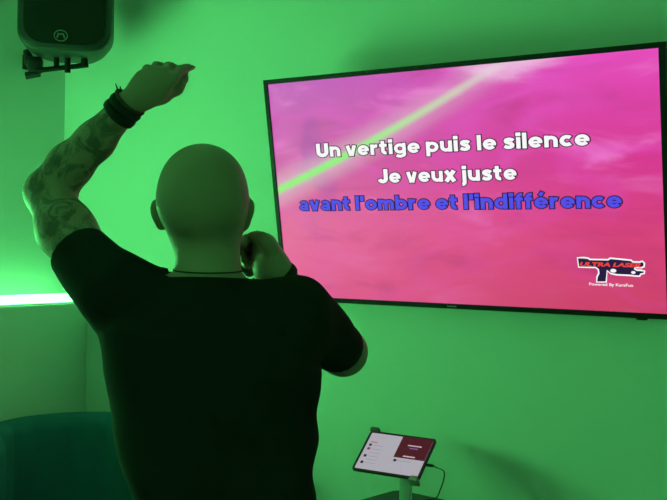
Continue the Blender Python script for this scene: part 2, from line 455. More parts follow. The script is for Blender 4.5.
bm = bmesh.new(); n = 28; ro, ri, bz = .0225, .0198, .058
for k in range(n):
    a0, a1 = 2 * math.pi * k / n, 2 * math.pi * (k + 1) / n
    prism(bm, [(-.012 + 1.2 * r * math.cos(a), bz + r * math.sin(a)) for r, a in ((ri, a0), (ro, a0), (ro, a1), (ri, a1))], -.014, -.0105)
for pts in ([(-.0175, -.011), (-.013, -.011), (-.009, .001), (-.009, .010), (-.012, .010)], [(.0175, -.011), (.013, -.011), (.009, .001), (.009, .010), (.012, .010)],
            [(-.010, .010), (-.004, .004), (.004, .004), (.010, .010), (.006, .010), (0, .007), (-.006, .010)]):
    prism(bm, [(-.012 + x * .95, bz + z * .86) for x, z in pts], -.014, -.0105)
obj('badge', bm, M_BADGE, spk)
M_IRON = mat('black bracket steel', (.006, .0065, .0065), .55, 0, .3)
Rs = Matrix.Rotation(spk_yaw, 4, 'Z')
brk = thing('speaker_bracket', 'black steel wall bracket with arm under the loudspeaker', 'bracket', to_world(spk_c), (0, 0, spk_yaw))
inv = (Matrix.Translation(to_world(spk_c)) @ Rs).inverted()
def sl(u, v, d): return inv @ to_world(lv(u, v, d))
bm = bmesh.new()
tube(bm, [sl(37, 70.5, 4.08), sl(88, 65.0, 4.12)], .0105, 10)
obj('arm', bm, M_IRON, brk)
for u, v0, v1, r in ((56.5, 57, 69, .011), (67.5, 57, 72.5, .0125)):
    bm = bmesh.new(); tube(bm, [sl(u, v0, 4.10), sl(u, v1, 4.10)], r, 12); obj('stud', bm, M_IRON, brk)
bm = bmesh.new(); tube(bm, [sl(84.5, 56, 4.12), sl(84.5, 66.5, 4.12)], [.012, .017], 12); obj('end_cap', bm, M_IRON, brk)
bm = bmesh.new()
a = sl(35, 65.5, 4.10); box(bm, a - Vector((.028, .03, .030)), a + Vector((.030, .03, .034)), .012)
a = sl(31, 55, 4.10); tube(bm, [sl(26, 50, 4.10), sl(30, 62, 4.10)], [.012, .024], 10)
tube(bm, [sl(26, 75.5, 4.10), sl(40, 74, 4.10)], [.016, .012], 10)
obj('swivel_clamp', bm, M_IRON, brk)
bm = bmesh.new(); tube(bm, [sl(33, 65, 4.10), sl(30, 64, 4.24), sl(29, 63.5, 4.40)], .018, 12); obj('wall_arm', bm, M_IRON, brk)
wp = lv(29, 63.5, 4.463); pw = to_world(wp); pw.x = XL + .006
bm = bmesh.new()
box(bm, Vector((-.005, -.045, -.033)), Vector((.005, .045, .033)), .003, mtx=inv @ Matrix.Translation(pw))
tube(bm, [inv @ pw, sl(29, 63.5, 4.36)], .022, 12)
obj('wall_plate', bm, M_IRON, brk)

# ------------------------------------------------------------------ tub sofa in the corner
def fabric():
    k = Nodes('teal velvet'); b = k.b; o = k.obj()
    k.link(k.mix(k.noise(o, 9, 4), (.028, .165, .23, 1), (.022, .13, .18, 1)), b.inputs['Base Color'])
    b.inputs['Roughness'].default_value = .85; b.inputs['Specular IOR Level'].default_value = .15
    b.inputs['Sheen Weight'].default_value = .05
    k.bump(k.noise(o, 500, 2), .15, .002)
    return k.m
M_TEAL = fabric()
sofa = thing('tub_armchair', 'dark teal curved-back tub armchair in the corner behind the man', 'armchair', (-2.92, 2.75, 0), (0, 0, R(46)))
RO, TH, ZT, ZB = .43, .13, .895, .16
def shell_ring():                       # path of the wrap-around back: straight arms and a half circle, channelled inside
    P = []
    rm = RO - TH / 2; L = .30
    for i in range(8): P.append((Vector((-rm, -L + L * i / 8, 0)), Vector((-1, 0, 0))))
    for i in range(49):
        a = math.pi - math.pi * i / 48; P.append((Vector((rm * math.cos(a), rm * math.sin(a), 0)), Vector((math.cos(a), math.sin(a), 0))))
    for i in range(8): P.append((Vector((rm, -L * (i + 1) / 8, 0)), Vector((1, 0, 0))))
    return P
P = shell_ring(); prof = []
hw = TH / 2
for z in np.linspace(ZB, ZT - hw, 8): prof.append((hw, z))
for i in range(1, 12): prof.append((hw * math.cos(math.pi * i / 12), ZT - hw + hw * math.sin(math.pi * i / 12)))
for z in np.linspace(ZT - hw, ZB, 8): prof.append((-hw, z))
bm = bmesh.new(); rows = []
for i, (p, nrm) in enumerate(P):
    ch = abs(math.sin(math.pi * i / 7.0)) ** .6
    row = []
    for s_, z in prof:
        off = s_
        if s_ < hw * .5: off = s_ - .016 * ch * min(1, (hw * .5 - s_) / (hw))
        row.append(bm.verts.new(p + nrm * off + Vector((0, 0, z))))
    rows.append(row)
for a, b_ in zip(rows, rows[1:]):
    for k in range(len(prof) - 1): bm.faces.new((a[k], a[k + 1], b_[k + 1], b_[k]))
    bm.faces.new((a[-1], a[0], b_[0], b_[-1]))
bm.faces.new(rows[0]); bm.faces.new(rows[-1][::-1])
obj('backrest', bm, M_TEAL, sofa, None).data.polygons.foreach_set('use_smooth', [True] * (len(P) * len(prof) - len(prof) + 2))
bm = bmesh.new(); ri = RO - TH - .008
o_ = [(-ri + .004, -.33)] + [(ri * math.cos(math.pi - math.pi * i / 24), ri * math.sin(math.pi - math.pi * i / 24)) for i in range(25)] + [(ri - .004, -.33)]
rings = []
for f, z in ((.96, .30), (1, .32), (1, .42), (.97, .445), (.9, .455)):
    rings.append([bm.verts.new((x * f, (y + .05) * f - .05, z)) for x, y in o_])
for a, b_ in zip(rings, rings[1:]):
    for i in range(len(a)): bm.faces.new((a[i], a[(i + 1) % len(a)], b_[(i + 1) % len(a)], b_[i]))
bm.faces.new(rings[0][::-1]); bm.faces.new(rings[-1])
obj('seat_cushion', bm, M_TEAL, sofa)
bm = bmesh.new(); prism(bm, o_, 0, .13, Matrix.Translation((0, 0, .30)) @ Matrix.Rotation(R(-90), 4, 'X') @ Matrix.Scale(-1, 4, Vector((0, 0, 1)))) 
obj('seat_base', bm, M_TEAL, sofa)
for x, y in ((-.3, -.24), (.3, -.24), (-.24, .24), (.24, .24)):
    bm = bmesh.new(); tube(bm, [(x, y, 0), (x, y, .18)], [.014, .022], 12); obj('leg', bm, mat('dark wood leg', (.03, .02, .015), .5), sofa)

# ------------------------------------------------------------------ side table, tablet stand, tablet, cable
M_TABLE = mat('dark table laminate', (.045, .05, .048), .5, var=.2)
TZ = .775
corner = to_world(lv(398, 490.5, 3.58)); ty = R(-8)
tdir_x = Vector((math.cos(ty), math.sin(ty), 0)); tdir_y = Vector((-math.sin(ty), math.cos(ty), 0))
tc = corner + tdir_x * .20 - tdir_y * .22; TZ = corner.z
table = thing('side_table', 'small dark table under the tablet, its top just in view at the bottom edge', 'table', (tc.x, tc.y, 0), (0, 0, ty))
bm = bmesh.new(); prism(bm, rounded(.42, .46, .03), -TZ, -TZ + .03, Matrix.Rotation(R(90), 4, 'X') @ Matrix.Identity(4)); 
for v in bm.verts: v.co.z = abs(v.co.z)
obj('table_top', bm, M_TABLE, table)
bm = bmesh.new(); tube(bm, [(0, 0, .02), (0, 0, TZ - .03)], .03, 20); obj('column', bm, M_TABLE, table)
bm = bmesh.new(); lathe(bm, [(.19, 0), (.19, .012), (.17, .02), (.03, .03)], 32); obj('base', bm, M_TABLE, table)

tab_loc = RIGHT * .215 + FWD * 3.355 + UP * (EYE - .682)
tab_rot = Matrix.Rotation(YAW + R(-27.8), 4, 'Z') @ Matrix.Rotation(R(-52.3), 4, 'X') @ Matrix.Rotation(R(1.4), 4, 'Y')
TBW, TBH = .248, .178
tablet = thing('tablet', 'tablet with white list screen and dark video pane, clamped on a stand', 'tablet', tab_loc, tab_rot.to_euler())
M_TAB = mat('tablet black edge', (.012, .012, .013), .3)
bm = bmesh.new(); prism(bm, rounded(TBW, TBH, .012), -.0005, .0065); obj('body', bm, M_TAB, tablet)
bm = bmesh.new(); prism(bm, rounded(TBW - .018, TBH - .018, .004), -.0012, -.0006)
tscr = obj('screen', bm, glow_mat('tablet white screen', (172, 168, 178)), tablet, None)
def tpane(name, x0, x1, z0, z1, rgb, y=-.0018, par=None):
    b2 = bmesh.new(); prism(b2, [(x0, z0), (x1, z0), (x1, z1), (x0, z1)], y, y + .0005); return obj(name, b2, glow_mat(name, rgb), par or tscr, None)
hx, hz = (TBW - .018) / 2, (TBH - .018) / 2
tpane('video_pane', .003, hx, -.012, hz, (74, 20, 36))
tpane('video_title_line', .035, .085, .042, .047, (190, 160, 180), -.0024)
tpane('video_title_line', .045, .075, .031, .035, (140, 90, 160), -.0024)
tpane('player_controls', .035, .078, -.006, -.001, (200, 170, 180), -.0024)
tpane('list_heading', -.103, -.078, .038, .041, (178, 60, 70))
for z, c in ((.026, (70, 40, 48)), (.009, (112, 60, 70)), (-.023, (46, 34, 54)), (-.052, (26, 22, 30))):
    tpane('list_thumbnail', -.104, -.094, z - .005, z + .005, c)
for z in (.026, .009, -.008, -.023, -.038, -.052):
    tpane('list_text_line', -.089, -.05, z - .001, z + .001, (150, 146, 158))
tpane('list_thumbnail', .008, .018, -.030, -.020, (44, 34, 50))
tpane('list_text_line', .022, .07, -.026, -.024, (150, 140, 156))

M_POST = mat('white stand plastic', (.62, .62, .62), .4)
M_GREY = mat('grey clamp plastic', (.10, .10, .10), .45)
M_GREY_LIT = mat('lit grey clamp plastic', (.33, .33, .33), .4)  # same clamp plastic, light on the lower jaw put into a paler colour
stand = thing('tablet_stand', 'pale post stand with grey corner clamps holding the tablet', 'stand', (0, 0, 0))
post_top = to_world(lv(406, 476, 3.385)); post_bot = Vector((post_top.x, post_top.y, TZ))
stand.location = post_bot
bm = bmesh.new(); box(bm, (-.05, -.09, .0005), (.05, .016, .006), .002); obj('foot_plate', bm, M_GREY, stand)
bm = bmesh.new(); box(bm, (-.020, -.012, .009), (.020, .012, post_top.z - TZ + .012), .004, mtx=Matrix.Rotation(YAW - R(20), 4, 'Z')); obj('post', bm, M_POST, stand)
tinv = Matrix.Translation(tab_loc) @ tab_rot
sm = Matrix.Translation(-post_bot) @ tinv          # tablet frame -> stand frame
bm = bmesh.new()
tube(bm, [Vector((0, 0, post_top.z - TZ + .006)), sm @ Vector((.02, .026, -.03)), sm @ Vector((0, .016, 0))], [.014, .013, .016], 12)
obj('ball_joint', bm, M_GREY, stand)
bm = bmesh.new()
tube(bm, [sm @ Vector((-.110, .014, TBH / 2 - .004)), sm @ Vector((0, .014, 0)), sm @ Vector((.108, .014, -TBH / 2 + .004))], .008, 10)
obj('clamp_arm', bm, M_GREY, stand)
for x, s_ in ((-.110, 1), (.108, -1)):
    bm = bmesh.new()
    z0, z1 = sorted((s_ * (TBH / 2 + .0005), s_ * (TBH / 2 + .012)))
    box(bm, (x - .018, -.008, z0), (x + .018, .022, z1), .004, mtx=sm)
    z0, z1 = sorted((s_ * (TBH / 2 - .007), s_ * (TBH / 2 + .012)))
    box(bm, (x - .014, -.010, z0), (x + .014, -.003, z1), .003, mtx=sm)
    obj('clamp_jaw', bm, M_GREY if s_ > 0 else M_GREY_LIT, stand)
def lw(u, v, d): return to_world(lv(u, v, d))
cab = thing('charging_cable', 'black charging cable plugged into the right edge of the tablet', 'cable', lw(437, 496, 3.42))
c0 = Vector(cab.location)
plug0 = tinv @ Vector((TBW / 2 + .001, .003, -.022)); dirx = (tinv.to_3x3() @ Vector((1, 0, 0)))
bm = bmesh.new(); tube(bm, [plug0 - c0, plug0 + dirx * .02 - c0, plug0 + dirx * .028 - c0], [.0052, .0052, .003], 10); obj('plug', bm, M_TAB, cab)
ctrl = [plug0 + dirx * .026, plug0 + dirx * .036 - UP * .004, lw(443.6, 471, 3.36), lw(443.8, 479, 3.375), lw(440.5, 489, 3.40), lw(436, 498, 3.42), lw(433, 508, 3.45), lw(432, 530, 3.47)]
def catmull(pts, n=6):
    out = []; q = [pts[0]] + list(pts) + [pts[-1]]
    for i in range(1, len(q) - 2):
        for k in range(n):
            t_ = k / n; a, b_, c, d = q[i - 1], q[i], q[i + 1], q[i + 2]
            out.append(.5 * ((2 * b_) + (c - a) * t_ + (2 * a - 5 * b_ + 4 * c - d) * t_ * t_ + (3 * b_ - a - 3 * c + d) * t_ ** 3))
    out.append(pts[-1]); return out
ctrl = ctrl[:6]
def on_table(a, b, z): return Vector((tc.x, tc.y, 0)) + tdir_x * a + tdir_y * b + UP * z
ctrl += [on_table(.0, .10, TZ + .02), on_table(.05, .07, TZ + .0028), on_table(.14, .06, TZ + .0028), on_table(.205, .06, TZ + .003), on_table(.222, .06, TZ - .02), on_table(.226, .06, .4), on_table(.23, .06, .05), on_table(.27, .08, .003), on_table(.5, .10, .003)]
bm = bmesh.new(); tube(bm, [p - c0 for p in catmull(ctrl)], .0022, 8); obj('cord', bm, M_TAB, cab)

# ------------------------------------------------------------------ the singer: implicit body, one continuous surface
class Field:
    def __init__(s, lo, hi, h):
        s.lo = np.array(lo, float); s.h = h
        s.n = np.ceil((np.array(hi) - s.lo) / h).astype(int) + 1
        s.f = np.full(s.n, .5, np.float32)
    def block(s, lo, hi):
        a = np.clip(np.floor((np.array(lo) - s.lo) / s.h).astype(int), 0, s.n - 1)
        b = np.clip(np.ceil((np.array(hi) - s.lo) / s.h).astype(int) + 1, 1, s.n)
        sl_ = tuple(slice(i, j) for i, j in zip(a, b))
        g = [(s.lo[i] + s.h * np.arange(a[i], b[i])).astype(np.float32) for i in range(3)]
        return sl_, np.meshgrid(*g, indexing='ij')
    def blend(s, sl_, d, k):
        f = s.f[sl_]
        if k > 0:
            hh = np.maximum(k - np.abs(f - d), 0) / k
            s.f[sl_] = np.minimum(f, d) - hh * hh * k * .25
        else: s.f[sl_] = np.minimum(f, d)
    def cone(s, p0, p1, r0, r1, k=.02, plane=None):
        p0 = np.array(p0, float); p1 = np.array(p1, float); pad = max(r0, r1) + k + .02
        sl_, (X, Y, Z) = s.block(np.minimum(p0, p1) - pad, np.maximum(p0, p1) + pad)
        v = p1 - p0; L = (v ** 2).sum() + 1e-12
        t_ = np.clip(((X - p0[0]) * v[0] + (Y - p0[1]) * v[1] + (Z - p0[2]) * v[2]) / L, 0, 1)
        d = np.sqrt((X - p0[0] - t_ * v[0]) ** 2 + (Y - p0[1] - t_ * v[1]) ** 2 + (Z - p0[2] - t_ * v[2]) ** 2) - (r0 + (r1 - r0) * t_)
        if plane is not None:
            c, nn = plane
            d = np.maximum(d, (X - c[0]) * nn[0] + (Y - c[1]) * nn[1] + (Z - c[2]) * nn[2])
        s.blend(sl_, d, k)
    def chain(s, pts, k=.006):
        for (p0, r0), (p1, r1) in zip(pts, pts[1:]): s.cone(p0, p1, r0, r1, k)
    def ell(s, c, r, rot=None, k=.02, cut=False):
        c = np.array(c, float); r = np.array(r, float); pad = r.max() + k + .02
        sl_, (X, Y, Z) = s.block(c - pad, c + pad)
        q = np.stack([X - c[0], Y - c[1], Z - c[2]], -1)
        if rot is not None: q = q @ np.array(rot.to_3x3(), np.float32)      # into the ellipsoid frame
        k0 = np.sqrt(((q / r) ** 2).sum(-1)); k1 = np.sqrt(((q / r ** 2) ** 2).sum(-1)) + 1e-9
        d = k0 * (k0 - 1) / k1
        if cut:
            f = s.f[sl_]; hh = np.maximum(k - np.abs(f + d), 0) / k
            s.f[sl_] = np.maximum(f, -d) + hh * hh * k * .25
        else: s.blend(sl_, d, k)
    def loft(s, st, k=.03):
        """stations of (z, cx, cy, a, b), z rising"""
        st = np.array(sorted(st)); A = st[:, 3].max(); B = st[:, 4].max()
        lo = (st[:, 1].min() - A - .06, st[:, 2].min() - B - .06, st[0, 0] - .06); hi = (st[:, 1].max() + A + .06, st[:, 2].max() + B + .06, st[-1, 0] + .06)
        sl_, (X, Y, Z) = s.block(lo, hi)
        z = Z[0, 0]; it = lambda j: np.interp(z, st[:, 0], st[:, j]).astype(np.float32)
        a, b = it(3), it(4)
        q = ((np.abs(X - it(1)) / a) ** 2.4 + (np.abs(Y - it(2)) / b) ** 2.4) ** (1 / 2.4)
        d = (q - 1) * np.minimum(a, b)
        cap = np.maximum(st[0, 0] - Z, Z - st[-1, 0])
        hh = np.maximum(.05 - np.abs(d - cap), 0) / .05
        s.blend(sl_, np.maximum(d, cap) + hh * hh * .05 * .25, k)
    def mesh(s, smooth=2):
        f = s.f; sg = f < 0
        cnt = sum(sg[i:i + s.n[0] - 1, j:j + s.n[1] - 1, k:k + s.n[2] - 1].astype(np.int8) for i in (0, 1) for j in (0, 1) for k in (0, 1))
        mask = (cnt > 0) & (cnt < 8); I = np.argwhere(mask)
        idx = np.full(mask.shape, -1, np.int32); idx[mask] = np.arange(len(I))
        acc = np.zeros((len(I), 3)); num = np.zeros(len(I))
        cs = [(i, j, k) for i in (0, 1) for j in (0, 1) for k in (0, 1)]
        val = {c: f[I[:, 0] + c[0], I[:, 1] + c[1], I[:, 2] + c[2]] for c in cs}
        for c in cs:
            for ax in range(3):
                if c[ax]: continue
                e = list(c); e[ax] = 1; e = tuple(e); a, b = val[c], val[e]
                x = (a < 0) != (b < 0); t_ = np.where(x, a / np.where(x, a - b, 1), 0)
                p = np.tile(np.array(c, float), (len(I), 1)); p[:, ax] = t_
                acc[x] += p[x]; num[x] += 1
        V = s.lo + (I + acc / num[:, None]) * s.h
        Q = []
        for ax in range(3):
            u, v = (ax + 1) % 3, (ax + 2) % 3
            a = [slice(None)] * 3; b = [slice(None)] * 3; a[ax] = slice(0, -1); b[ax] = slice(1, None)
            ch = sg[tuple(a)] != sg[tuple(b)]; E = np.argwhere(ch)
            E = E[(E[:, u] > 0) & (E[:, v] > 0) & (E[:, u] < s.n[u] - 1) & (E[:, v] < s.n[v] - 1)]
            ins = sg[E[:, 0], E[:, 1], E[:, 2]]
            def cell(du, dv):
                c = E.copy(); c[:, u] -= du; c[:, v] -= dv; return idx[c[:, 0], c[:, 1], c[:, 2]]
            q = np.stack([cell(1, 1), cell(0, 1), cell(0, 0), cell(1, 0)], 1)
            q[~ins] = q[~ins][:, ::-1]; Q.append(q)
        Q = np.concatenate(Q)
        for _ in range(smooth):
            S = np.zeros_like(V); C = np.zeros(len(V))
            for a, b in ((0, 1), (1, 2), (2, 3), (3, 0)):
                for p, q in ((a, b), (b, a)):
                    for ax in range(3): S[:, ax] += np.bincount(Q[:, p], V[Q[:, q], ax], len(V))
                    C += np.bincount(Q[:, p], minlength=len(V))
            V = V + .5 * (S / np.maximum(C, 1)[:, None] - V)
        return V, Q

def mesh_from(name, V, Q, material, parent):
    me = bpy.data.meshes.new(name); me.vertices.add(len(V)); me.vertices.foreach_set('co', V.astype(np.float32).ravel())
    me.loops.add(Q.size); me.loops.foreach_set('vertex_index', Q.ravel().astype(np.int32))
    me.polygons.add(len(Q)); me.polygons.foreach_set('loop_start', np.arange(0, Q.size, 4, dtype=np.int32))
    me.update(calc_edges=True); me.validate()
    return link_mesh(name, me, material, parent, 4)

FEET = np.array([-.19, 1.78, 0.0])
man = thing('person', 'person seen from behind in black t-shirt, left arm raised, right hand holding a microphone', 'person', to_world(FEET), (0, 0, YAW))
def q(u, v, d): return lv(u, v, d) - FEET
def zl(v): return q(215, v, 1.77)[2]
# torso stations from the outline: (row, left, right, half depth)
TORSO = [(302, 128, 292, .085), (330, 98, 316, .118), (370, 104, 322, .128), (400, 110.5, 319, .128), (430, 115, 316.5, .125), (460, 123, 316, .122), (500, 136, 314, .118), (545, 138, 317, .122), (600, 136, 320, .125)]
def stations(shrink, dy=0.0, upto=99):
    out = []
    for v, l, r, b in TORSO[:upto]:
        c = q((l + r) / 2, v, 1.77); out.append((c[2], c[0], c[1] + dy, (r - l) / 2 * .00177 - shrink, b - shrink))
    return out
S_L, E_L, W_L = q(112, 290, 1.77), q(49, 195, 1.93), q(126, 106.5, 1.87)
S_R, E_R, W_R = q(297, 309, 1.77), q(343, 352, 2.00), q(272, 268, 1.925)
MIC0, MIC1 = q(226, 239, 1.915), q(250, 272, 2.03)

# -- body
B = Field((-.50, -.26, -.01), (.30, .38, 1.95), .0037)
B.loft(stations(.016), .03)
nb = q(209, 290, 1.775)
B.cone(nb, q(207, 232, 1.785), .0595, .056, .02)                         # neck
B.cone(q(225, 306, 1.775), q(290, 314, 1.775), .038, .040, .03)         # right shoulder
B.cone(q(190, 308, 1.775), q(125, 296, 1.775), .042, .048, .03)         # left shoulder
B.cone(nb - (0, 0, .02), q(262, 302, 1.775), .04, .03, .03); B.cone(nb - (0, 0, .02), q(150, 300, 1.775), .04, .03, .03)
# head
B.ell(q(203, 190.5, 1.775), (.0785, .098, .083), k=.01)
B.ell(q(203, 208, 1.755), (.0735, .075, .060), k=.03)
B.cone(q(204, 226, 1.80), q(205, 243, 1.845), .060, .036, .03)         # jaw
B.cone(q(204, 246, 1.85), q(205, 248, 1.872), .03, .022, .02)          # chin
B.ell(q(204, 222, 1.85), (.05, .03, .05), k=.02)                        # face
B.ell(q(204, 198, 1.866), (.05, .012, .011), k=.014)                    # brow
B.cone(q(204, 202, 1.872), q(204, 221, 1.892), .008, .0125, .01)        # nose
for s_ in (-1, 1):
    B.ell(q(204 + s_ * 6, 222, 1.884), (.008, .009, .007), k=.006)
    B.ell(q(204 + s_ * 17, 205, 1.876), (.014, .012, .009), k=.006, cut=True)
    B.ell(q(204 + s_ * 17, 205, 1.868), (.0115, .0115, .0085), k=.003)
    B.ell(q(204 + s_ * 24, 218, 1.858), (.016, .016, .016), k=.015)
B.ell(q(204, 232, 1.877), (.021, .010, .0055), k=.006); B.ell(q(204, 236.5, 1.876), (.018, .010, .006), k=.006)
for s_, u in ((-1, 158.5), (1, 247.5)):                                 # ears
    rot = Matrix.Rotation(s_ * R(14), 3, 'Y') @ Matrix.Rotation(s_ * R(28), 3, 'Z')
    B.ell(q(u, 213, 1.79), (.0085, .020, .026), rot, .008)
    B.ell(q(u + s_ * 3.0, 212, 1.803), (.006, .010, .014), rot, .004, cut=True)
    B.ell(q(u - s_ * 2.4, 224, 1.795), (.008, .011, .012), rot, .008)
# left arm, raised
B.chain([(S_L, .050), (q(66, 230, 1.86), .0495), (E_L, .0425)], .03)
B.cone(q(44, 190, 1.935), q(53, 199, 1.925), .030, .036, .02)
B.chain([(q(49, 192, 1.935), .0425), (q(70, 165.5, 1.915), .0405), (q(95, 141, 1.895), .0345), (W_L, .0265)], .02)
def fing(pts, rr, k=.003): B.chain([(q(*p), r) for p, r in zip(pts, rr)], k)
for (u, v, d), rr in (((142, 78, 1.855), .0135), ((152, 73, 1.85), .0145), ((163, 73, 1.85), .0145), ((173.5, 78, 1.856), .014)):
    B.cone(W_L + np.array([(u - 155) * .00045, 0, (u - 155) * .00035]), q(u, v, d), .0175, rr * .86, .011)
B.ell(q(151, 88, 1.86), (.031, .0135, .034), Matrix.Rotation(R(42), 3, 'Y'), .02)
fing([(142, 78, 1.855), (147, 69, 1.888), (155, 71, 1.908), (158, 77, 1.900)], [.0100, .0088, .0078, .0070])
fing([(152, 73, 1.85), (157, 65.5, 1.888), (165, 68, 1.914), (167, 75, 1.905)], [.0106, .0094, .0084, .0075])
fing([(163, 73, 1.85), (169, 66, 1.890), (176, 69, 1.918), (176, 76, 1.910)], [.0106, .0096, .0086, .0077])
fing([(173.5, 78, 1.856), (180, 70, 1.885), (187, 67.5, 1.910), (192, 66.5, 1.925)], [.0104, .0094, .0084, .0074])
fing([(140, 101, 1.87), (161, 94, 1.882), (176, 88, 1.895), (184, 79, 1.905)], [.020, .0175, .0125, .0095], .012)
# right arm, bent to the mouth
B.chain([(S_R, .048), (E_R, .044)], .03)
B.chain([(E_R, .046), (q(325, 328, 1.985), .042), (q(303, 303, 1.955), .035), (W_R, .0265)], .02)
for (u, v, d), rr in (((268, 242, 1.915), .0135), ((264, 243, 1.935), .0145), ((261, 250, 1.95), .014), ((260, 258, 1.958), .013)):
    B.cone(W_R, q(u, v, d), .025, rr, .022)
B.ell(q(266, 253, 1.93), (.021, .026, .034), Matrix.Rotation(R(-25), 3, 'Y'), .02)
fing([(268, 242, 1.915), (257, 236, 1.925), (246, 239, 1.918), (243, 245, 1.898)], [.0125, .0105, .0092, .008])
fing([(264, 243, 1.935), (251, 238, 1.948), (240, 245, 1.935), (241, 252, 1.912)], [.0125, .0105, .0092, .008])
fing([(261, 250, 1.95), (249, 248, 1.962), (241, 254, 1.945), (244, 259, 1.922)], [.012, .0100, .0088, .0078])
fing([(260, 258, 1.958), (250, 258, 1.965), (244, 262, 1.948), (247, 266, 1.928)], [.011, .0092, .0082, .0072])
fing([(272, 258, 1.91), (268, 245, 1.895), (262, 239, 1.885), (252, 236, 1.885)], [.018, .0145, .0118, .0092], .012)
# hips, legs, feet
HIP = [np.array([s_ * .095 - .0, .0, .93]) for s_ in (-1, 1)]
hc = stations(.016)[0]
B.ell((hc[1], hc[2], .97), (.15, .11, .12), k=.04)
for s_ in (-1, 1):
    hp = np.array([hc[1] + s_ * .085, hc[2], .93]); kn = np.array([hc[1] + s_ * .105, hc[2] + .01, .50]); an = np.array([hc[1] + s_ * .115, hc[2] - .02, .09])
    B.chain([(hp, .085), (kn, .055), (np.array([hc[1] + s_ * .108, hc[2] - .02, .36]), .056), (an, .036)], .03)
    B.cone(an - (0, 0, .045), an + (s_ * .02, .15, -.062), .036, .024, .02)
V, Q = B.mesh(1)
def skin_material():
    k = Nodes('skin with arm tattoos'); b = k.b; o = k.obj()
    sep = k.n('ShaderNodeSeparateXYZ'); k.link(o, sep.inputs[0]); x, z = sep.outputs[0], sep.outputs[2]
    skin = k.mix(k.noise(o, 14, 4), (.50, .315, .265, 1), (.42, .255, .21, 1))
    # shaved scalp
    scalp = k.math('MULTIPLY', k.smooth(k.math('ADD', z, k.math('MULTIPLY', k.noise(o, 60, 2), .012)), 1.615, 1.675), .32)
    skin = k.mix(scalp, skin, (.20, .15, .115, 1))
    # ink on the raised arm
    ink = k.math('MULTIPLY', k.smooth(k.noise(o, 22, 4, .6, 1.2), .42, .60), k.smooth(x, -.19, -.235))
    skin = k.mix(k.math('MULTIPLY', ink, .72), skin, (.045, .05, .05, 1))
    k.link(skin, b.inputs['Base Color']); b.inputs['Roughness'].default_value = .55; b.inputs['Specular IOR Level'].default_value = .35
    b.inputs['Subsurface Weight'].default_value = .0
    k.bump(k.noise(o, 240, 2), .12, .002)
    return k.m
body = mesh_from('body', V, Q, skin_material(), man)
del B

# -- t-shirt
def norm(v): return np.array(v) / np.linalg.norm(v)
T = Field((-.50, -.26, .90), (.30, .38, 1.68), .0045)
T.loft(stations(0.0), .03)
dL = norm(q(67, 230, 1.86) - S_L); cL = q(79, 256, 1.815) + dL * .012
dR = norm(E_R - S_R); cR = S_R + dR * .235
T.cone(q(225, 306, 1.775), q(293, 312, 1.775), .052, .052, .03)
T.cone(q(190, 308, 1.775), q(125, 293, 1.775), .055, .063, .03)
T.cone(S_L, cL + dL * .06, .065, .0515, .03, (cL, dL))
T.cone(S_R, cR + dR * .06, .060, .0505, .03, (cR, dR))
nC = q(209, 276.5, 1.775); nN = norm((0, .06, 1))
T.cone(nb - (0, 0, .03), q(208.5, 255, 1.777), .076, .063, .022, (nC + nN * .012, nN))
V, Q = T.mesh(1)
# cloth folds
N = np.zeros_like(V); a = V[Q[:, 2]] - V[Q[:, 0]]; b_ = V[Q[:, 3]] - V[Q[:, 1]]; fn = np.cross(a, b_)
for i in range(4):
    for ax in range(3): N[:, ax] += np.bincount(Q[:, i], fn[:, ax], len(V))
N /= np.linalg.norm(N, axis=1)[:, None] + 1e-12
x, y, z = V.T
low = np.clip((1.50 - z) / .2, 0, 1)
fold = (.0045 * np.sin(58 * z + 6 * x + 3 * np.sin(9 * x + 4 * y)) * np.clip((x + .05) / .15, 0, 1) * low
        + .0050 * np.sin(34 * (z + .75 * x) + 2 * np.sin(11 * z)) * np.clip((.06 - x) / .2, 0, 1) * low
        + .0030 * np.sin(70 * x + 14 * z + 3 * np.sin(13 * z)) * np.clip((1.3 - z) / .2, 0, 1)
        + .0022 * np.sin(45 * (x * .8 + z) + 30 * y))
nearcap = np.minimum.reduce([np.abs((V - c) @ n) + 5 * (np.linalg.norm(V - c, axis=1) > r) for c, n, r in ((cL, dL, .09), (cR, dR, .09), (nC, nN, .12))])
fold *= np.clip(nearcap / .03, .15, 1)
V = V + N * fold[:, None]
hem = min(s_[0] for s_ in stations(0)) + .03
keep = V[Q].mean(1)[:, 2] > hem - .02; Q = Q[keep]
used = np.unique(Q); remap = np.full(len(V), -1); remap[used] = np.arange(len(used)); V = V[used]; Q = remap[Q]
k = Nodes('black cotton'); o_t = k.obj()
k.link(k.mix(k.noise(o_t, 12, 3), (.021, .022, .022, 1), (.016, .017, .017, 1)), k.b.inputs['Base Color'])
k.b.inputs['Roughness'].default_value = .95; k.b.inputs['Specular IOR Level'].default_value = .1
k.bump(k.noise(o_t, 600, 2), .2, .001)
M_COTTON = k.m
shirt = mesh_from('t_shirt', V, Q, M_COTTON, man)
bm = bmesh.new(); bm.from_mesh(shirt.data)
def near_cap(p, c, n, r):
    d = p - Vector(c); h_ = d.dot(Vector(n)); return abs(h_) < .03 and (d - Vector(n) * h_).length < r
for c, n, r in ((cL, dL, .075), (cR, dR, .075), (nC, nN, .079)):          # clean cuffs and neckline
    fs = [f for f in bm.faces if near_cap(f.calc_center_median(), c, n, r)]
    es = list({e for f in fs for e in f.edges}); vs = list({v for f in fs for v in f.verts})
    bmesh.ops.bisect_plane(bm, geom=fs + es + vs, plane_co=Vector(c) - Vector(n) * .003, plane_no=Vector(n))
    bm.faces.ensure_lookup_table()
    bmesh.ops.delete(bm, geom=[f for f in bm.faces if near_cap(f.calc_center_median(), c, n, r) and (f.calc_center_median() - Vector(c)).dot(Vector(n)) > -.003], context='FACES')
